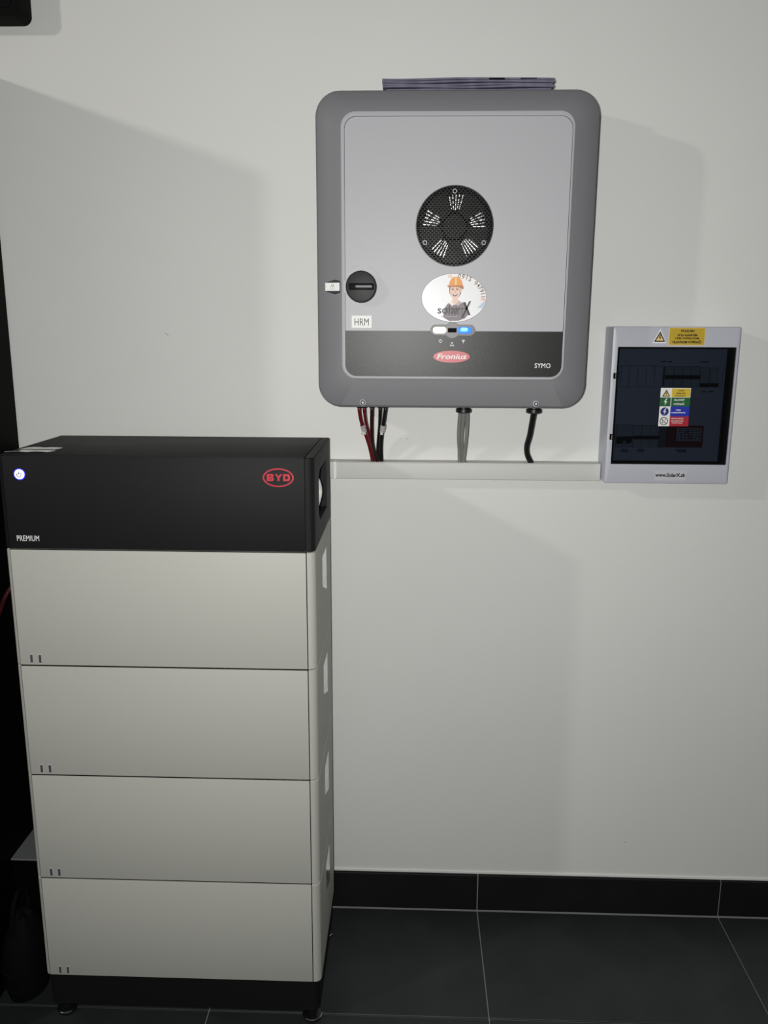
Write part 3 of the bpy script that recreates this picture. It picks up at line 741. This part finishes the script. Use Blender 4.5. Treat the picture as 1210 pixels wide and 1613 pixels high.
for k in range(2):
    x = 0.7917+0.0200*k
    d = device(x, x+0.0194, r1[2]+0.001, r1[3]-0.003, M['breaker'])
    build(MB().box(x+0.0006, x+0.0188, YI-0.0065, YI-0.0010, 1.3262, 1.3340, 0.0008, 1), 'toggle', M['deep_black'], d, 0)
d = device(0.6210, 0.6580, r2[2], r2[3], M['breaker'], 'main_switch')
mw_ = MB().prism([(0.6225, 1.2180), (0.6570, 1.2190), (0.6535, 1.2060), (0.6480, 1.2035), (0.6225, 1.2030)], YI-0.001, YI-0.0070)
build(mw_, 'toggle', M['deep_black'], d, 0)
build(MB().box(0.6355, 0.6420, YI-0.0082, YI-0.0065, 1.2045, 1.2095, 0.0005, 1), 'toggle_mark', M['breaker'], d, 0)
for k in range(3):
    x = 0.6580+0.0187*k
    d = device(x, x+0.0187, r2[2], r2[3], M['breaker'])
    build(MB().box(x+0.0006, x+0.0183, YI-0.0065, YI-0.0010, 1.2133, 1.2203, 0.0008, 1), 'toggle', M['deep_black'], d, 0)
device(0.7144, 0.7310, r2[2], r2[3], mat('relay_dark', (0.10, 0.10, 0.10), 0.5), 'relay')
mt = device(0.7315, 0.8085, r2[2], r2[3], M['meter_red'], 'energy_meter', 0.002)
lc = build(MB().box(0.7515, 0.8035, YI-0.0046, YI-0.0030, 1.2105, 1.2378, 0.0004, 1), 'display', M['lcd'], mt, 0, label='small framed meter face')
lm = MB().box(0.7528, 0.8022, YI-0.0050, YI-0.0044, 1.2118, 1.2365)
build(lm, 'display_glass', mat('display_dark', (0.16, 0.13, 0.15), 0.3), mt, 0)
lm = MB(); rng = random.Random(7)
for i in range(5):
    z = 1.2140+0.0046*i
    for j in range(6):
        if rng.random() < 0.75:
            x = 0.7545+0.0078*j; w = rng.uniform(0.003, 0.0065)
            lm.box(x, x+w, YI-0.0054, YI-0.0049, z, z+rng.uniform(0.0008, 0.0024))
build(lm, 'display_digits', M['lcd'], mt, 0)
# faint print under the devices
pm_ = MB()
for x, z, w in ((0.634, 1.1880, 0.014), (0.633, 1.1845, 0.018), (0.668, 1.1882, 0.018), (0.671, 1.1848, 0.012), (0.752, 1.1885, 0.024), (0.757, 1.1850, 0.018),
                (0.708, 1.3780, 0.010), (0.722, 1.3780, 0.008), (0.797, 1.3150, 0.010), (0.812, 1.3155, 0.012), (0.790, 1.3780, 0.018)):
    pm_.box(x, x+w, YI-0.0004, YI, z, z+0.0022)
build(pm_, 'cover_print', M['black_print'], fp, 0)
# smoky door
door = build(MB().box(WX0+0.0030, WX1-0.0085, -0.0690, -0.0672, WZ0+0.0030, WZ1-0.0028, 0.0004, 1), 'smoky_door', M['smoky'], fp, 0, label='tinted see-through door')
build(MB().box(0.8405, 0.8435, -0.0702, -0.0690, 1.2020, 1.3900, 0.0005, 1), 'door_grip', M['smoky'], door, 0)
for z in (1.3499, 1.2204):
    hg = build(MB().box(0.6020, 0.6125, -0.0745, -0.0690, z-0.0062, z+0.0062, 0.0010, 1), 'hinge', M['deep_black'], fp, 0, label='small black door hinge')
    build(MB().box(0.6052, 0.6062, -0.0752, -0.0744, z-0.0050, z+0.0050), 'hinge_pin', M['breaker'], hg, 0)
    build(MB().ring(ellipse(0.6085, z, 0.0075, 0.0200, 20, 95, 265), ellipse(0.6085, z, 0.0070, 0.0195, 20, 95, 265), PYF+0.0005, PYF-0.0004), 'hinge_boss', M['breaker'], fp, 0)
# signs on the panel
YD = PYF
def tri_sign(cx, zb, w, h, y, parent, white=True):
    if white: build(MB().prism([(cx-w*0.62, zb-h*0.12), (cx+w*0.62, zb-h*0.12), (cx, zb+h*1.22)], y, y-0.0004), 'sign_backing', M['label'], parent, 0)
    build(MB().prism([(cx-w/2, zb), (cx+w/2, zb), (cx, zb+h)], y, y-0.0008), 'warning_triangle', M['black_print'], parent, 0)
    build(MB().prism([(cx-w*0.33, zb+h*0.12), (cx+w*0.33, zb+h*0.12), (cx, zb+h*0.76)], y, y-0.0011), 'warning_triangle', M['yellow_light'], parent, 0)
    bolt(cx, zb+h*0.40, h*0.58, y-0.0008, M['black_print'], parent)
def bolt(cx, cz, h, y, m, parent):
    w = h*0.30
    o_ = [(cx+0.25*w, cz+h/2), (cx-0.85*w, cz-0.06*h), (cx+0.02*w, cz-0.02*h), (cx-0.35*w, cz-h/2), (cx+0.85*w, cz+0.08*h), (cx+0.05*w, cz+0.06*h), (cx+0.75*w, cz+h/2)]
    build(MB().prism(o_, y, y-0.0006), 'bolt_symbol', m, parent, 0)
tri_sign(0.6935, 1.4208, 0.0232, 0.0218, YD, fp)
yl = build(MB().box(0.7120, 0.7865, YD-0.0005, YD, 1.4141, 1.4500), 'warning_label', M['yellow_light'], fp, 0, label='yellow warning label above the door')
build(MB().box(0.7132, 0.7857, YD-0.0007, YD-0.0003, 1.4151, 1.4492), 'label_face', M['yellow'], yl, 0)
yt = YD-0.0007
text('POZOR!', 0.7365, 0.7640, 1.4408, 1.4458, yt, M['black_print'], yl, bold=0.045, thick=0.0003)
text('POD NAPÄTÍM', 0.7300, 0.7705, 1.4322, 1.4378, yt, M['black_print'], yl, bold=0.045, thick=0.0003)
text('I PRI VYPNUTOM', 0.7260, 0.7745, 1.4262, 1.4303, yt, M['black_print'], yl, bold=0.045, thick=0.0003)
text('HLAVNOM VYPÍNAČI', 0.7205, 0.7795, 1.4180, 1.4246, yt, M['black_print'], yl, bold=0.045, thick=0.0003)
wl = build(MB().box(0.7040, 0.7715, YD-0.0004, YD, 1.1262, 1.1485), 'web_label', M['label_grey'], fp, 0, label='pale strip label with a web address')
text('www.SolarX.sk', 0.7052, 0.7702, 1.1343, 1.1425, YD-0.0004, M['black_print'], wl, bold=0.035, thick=0.0003)
# four-row safety sticker on the door
YT = -0.0690
sg = build(MB().box(0.7040, 0.7672, YT-0.0004, YT, 1.2440, 1.3252), 'safety_sticker', M['label'], door, 0, label='sticker of four coloured warning rows')
c0, c1, c2 = 0.7040, 0.7268, 0.7672
zz = [1.3252, 1.3053, 1.2862, 1.2652, 1.2440]
# stickers are sub-parts of the panel's door: keep rows as pieces on the enclosure level
def row(x0, x1, z0, z1, m, nm='sign_row'): return build(MB().box(x0, x1, YT-0.0007, YT-0.0003, z0, z1), nm, m, door, 0)
row(c1+0.0008, c2-0.0008, zz[1]+0.0008, zz[0]-0.0010, M['sign_yellow'])
row(c0, c1-0.0005, zz[2], zz[1], M['sign_green']); row(c1+0.0010, c2, zz[2], zz[1], M['sign_green'])
row(c1+0.0004, c2, zz[3], zz[2], M['sign_blue']); row(c1+0.0004, c2, zz[4], zz[3], M['sign_red'])
ym = YT-0.0007
tri_sign(0.7160, 1.3070, 0.0170, 0.0150, YT-0.0004, door, False)
bolt(0.7155, 1.2957, 0.0145, ym, M['white_print'], door)
build(MB().prism(ellipse(0.7152, 1.2752, 0.0088, 0.0088, 28), YT, ym), 'mandatory_disc', M['sign_navy'], door, 0)
bolt(0.7152, 1.2752, 0.0135, ym, M['white_print'], door)
pr = MB().ring(ellipse(0.7150, 1.2548, 0.0088, 0.0088, 28), ellipse(0.7150, 1.2548, 0.0073, 0.0073, 28), YT, ym)
pr.prism([(0.7088, 1.2602), (0.7098, 1.2612), (0.7212, 1.2494), (0.7202, 1.2484)], YT, ym)
pr.prism([(0.7108, 1.2560), (0.7118, 1.2565), (0.7128, 1.2520), (0.7148, 1.2510), (0.7140, 1.2495), (0.7115, 1.2508)], YT, ym)
pr.prism([(0.7160, 1.2590), (0.7178, 1.2600), (0.7192, 1.2578), (0.7170, 1.2560), (0.7178, 1.2578)], YT, ym)
build(pr, 'prohibition_symbol', M['black_print'], door, 0)
def dt(s, x0, x1, z0, z1, m): text(s, x0, x1, z0, z1, ym, m, door, bold=0.025, thick=0.0003)
dt('POZOR', 0.7405, 0.7535, 1.3182, 1.3212, M['black_print'])
dt('elektrické', 0.7368, 0.7558, 1.3128, 1.3160, M['black_print'])
dt('zariadenie !', 0.7342, 0.7565, 1.3078, 1.3108, M['black_print'])
dt('HLAVNÝ', 0.7335, 0.7555, 1.2980, 1.3030, M['white_print'])
dt('VYPÍNAČ', 0.7325, 0.7555, 1.2893, 1.2945, M['white_print'])
dt('VYPNI', 0.7385, 0.7485, 1.2770, 1.2802, M['white_print'])
dt('V NEBEZPEČENSTVE', 0.7282, 0.7590, 1.2718, 1.2752, M['white_print'])
dt('NEHAS VODOU', 0.7300, 0.7560, 1.2592, 1.2618, M['white_print'])
dt('ANI PENOVÝMI', 0.7300, 0.7560, 1.2540, 1.2570, M['white_print'])
dt('PRÍSTROJMI', 0.7325, 0.7540, 1.2496, 1.2522, M['white_print'])

# ================================================================== PILE ON THE INVERTER
def sleeve(i, x0, x1, z0, th, yf, yb, ph, label, spine=None):
    n = 26; top = []; bot = []
    for k in range(n+1):
        u = k/n; x = x0+(x1-x0)*u
        w = 0.0007*math.sin(u*7+ph)+0.0012*math.sin(u*PI)*(i/5)
        w = max(w, 0.0) if i == 0 else w+0.0009
        for j in range(2):
            y = (yf if j == 0 else yb)+0.0015*math.sin(u*11+ph*2)
            top.append((x, y, z0+w+th)); bot.append((x, y, z0+w))
    N = len(top); f = []
    for k in range(n):
        a = k*2
        f += [(a, a+2, a+3, a+1), (N+a+1, N+a+3, N+a+2, N+a), (a, N+a, N+a+2, a+2), (a+1, a+3, N+a+3, N+a+1)]
    f += [(0, 1, N+1, N), (n*2, N+n*2, N+n*2+1, n*2+1)]
    mb = MB(); mb.add(top+bot, f)
    o = tag(build(mb, 'plastic_folder', M['sleeve']), label, 'folder', 'folders on the inverter')
    if spine:
        for a, b in spine:
            build(MB().box(a, b, yf-0.0022, yf+0.003, z0+0.0022, z0+th+0.0002), 'spine_clip', M['deep_black'], o, 0)
    return o
ZT = 1.8874
sleeve(0, 0.121, 0.4330, ZT, 0.0030, -0.149, -0.020, 0.3, 'lowest purple-grey plastic folder, lying directly on the inverter top')
sleeve(1, 0.114, 0.4385, ZT+0.0040, 0.0032, -0.151, -0.022, 1.4, 'second purple-grey plastic folder from the bottom of the pile')
sleeve(2, 0.1135, 0.4360, ZT+0.0085, 0.0034, -0.147, -0.020, 2.2, 'third purple-grey plastic folder, in the middle of the pile')
sleeve(3, 0.1130, 0.4390, ZT+0.0130, 0.0034, -0.150, -0.024, 3.0, 'fourth purple-grey plastic folder, just beneath the topmost')
sleeve(4, 0.1130, 0.4375, ZT+0.0175, 0.0034, -0.149, -0.022, 3.4, 'topmost purple-grey plastic folder of the pile, with two black clips', [(0.315, 0.345), (0.375, 0.405)])

# ================================================================== DARK THINGS AT THE LEFT
cb = thing('storage_cabinet', (-1.0, -0.19, 0), 'tall black cabinet standing left of the battery tower', 'cabinet')
build(MB().box(-1.28, -0.7155, -0.462, -0.012, 0.0, 1.962, 0.003, 1), 'carcass', M['cabinet_black'], cb)
for x0, x1, hx in ((-1.278, -1.002, -1.03), (-0.999, -0.7175, -0.97)):
    d = build(MB().box(x0, x1, -0.480, -0.463, 0.06, 1.960, 0.002, 1), 'door', M['cabinet_black'], cb)
    build(MB().tube([(hx, -0.480, 0.95), (hx, -0.502, 0.955), (hx, -0.502, 1.095), (hx, -0.480, 1.10)], 0.005, 8, sub=1), 'handle', M['chrome'], d)

wu = thing('wall_unit', (-0.80, 0, 2.0), 'black round-cornered box high on the wall in the top left corner', 'wall box')
ou = rrect(-1.05, -0.6145, 2.0515, 2.42, 0.018, 8)
build(MB().prism(ou, 0.0, -0.060, 0.002), 'casing', M['deep_black'], wu)
oi = rrect(-1.035, -0.6295, 2.0665, 2.405, 0.012, 8)
build(MB().prism(oi, -0.059, -0.0615), 'front_plate', M['deep_black'], wu)

bx = thing('storage_box', (-0.655, -0.12, 0), 'low black box with grey lid in the gap left of the tower', 'box')
build(MB().box(-0.7125, -0.600, -0.233, -0.015, 0.0, 0.273, 0.002, 1), 'body', M['cabinet_black'], bx)
build(MB().box(-0.7145, -0.598, -0.235, -0.013, 0.2735, 0.2775, 0.0008, 1), 'lid', M['box_lid'], bx, label='grey lid')

# slumped black bag in the gap
bg = thing('bag', (-0.672, -0.32, 0), 'rounded black bag slumped on the floor in front of the black box', 'bag')
def bag_ring(f, z):
    pts = []
    for k in range(32):
        a = 2*PI*k/32
        x = -0.663+0.048*f*math.cos(a)*(1+0.05*math.sin(3*a))
        y = -0.305+0.062*f*math.sin(a)*(1+0.06*math.sin(2*a+1))
        pts.append((x, y, z+0.003*math.sin(5*a)*min(1, z*20)))
    return pts
build(MB().loft([bag_ring(0.62, 0.0), bag_ring(0.78, 0.006), bag_ring(0.92, 0.035), bag_ring(0.98, 0.075), bag_ring(0.95, 0.12), bag_ring(0.75, 0.165), bag_ring(0.40, 0.195), bag_ring(0.1, 0.203)]), 'sack', M['bag_black'], bg)
for f, z in ((0.955, 0.045), (0.985, 0.085)):
    r = bag_ring(f+0.02, z)
    build(MB().tube(r+[r[0]], 0.0022, 6, sub=2), 'piping', M['bag_black'], bg)
build(MB().tube([(-0.668, -0.345, 0.16), (-0.667, -0.335, 0.225), (-0.667, -0.300, 0.250), (-0.668, -0.270, 0.225), (-0.669, -0.262, 0.165)], 0.005, 8), 'handle', M['bag_black'], bg)

tag(build(MB().tube([(-0.7070, -0.30, 0.700), (-0.690, -0.300, 0.795), (-0.6478, -0.300, 0.8876), (-0.6301, -0.300, 0.924), (-0.606, -0.270, 0.965), (-0.596, -0.18, 0.985), (-0.594, -0.08, 0.985), (-0.594, -0.006, 0.985)], 0.0045, 8), 'cord', M['cord_red']),
    'red cord hanging in the dark gap left of the topmost beige module', 'cord')
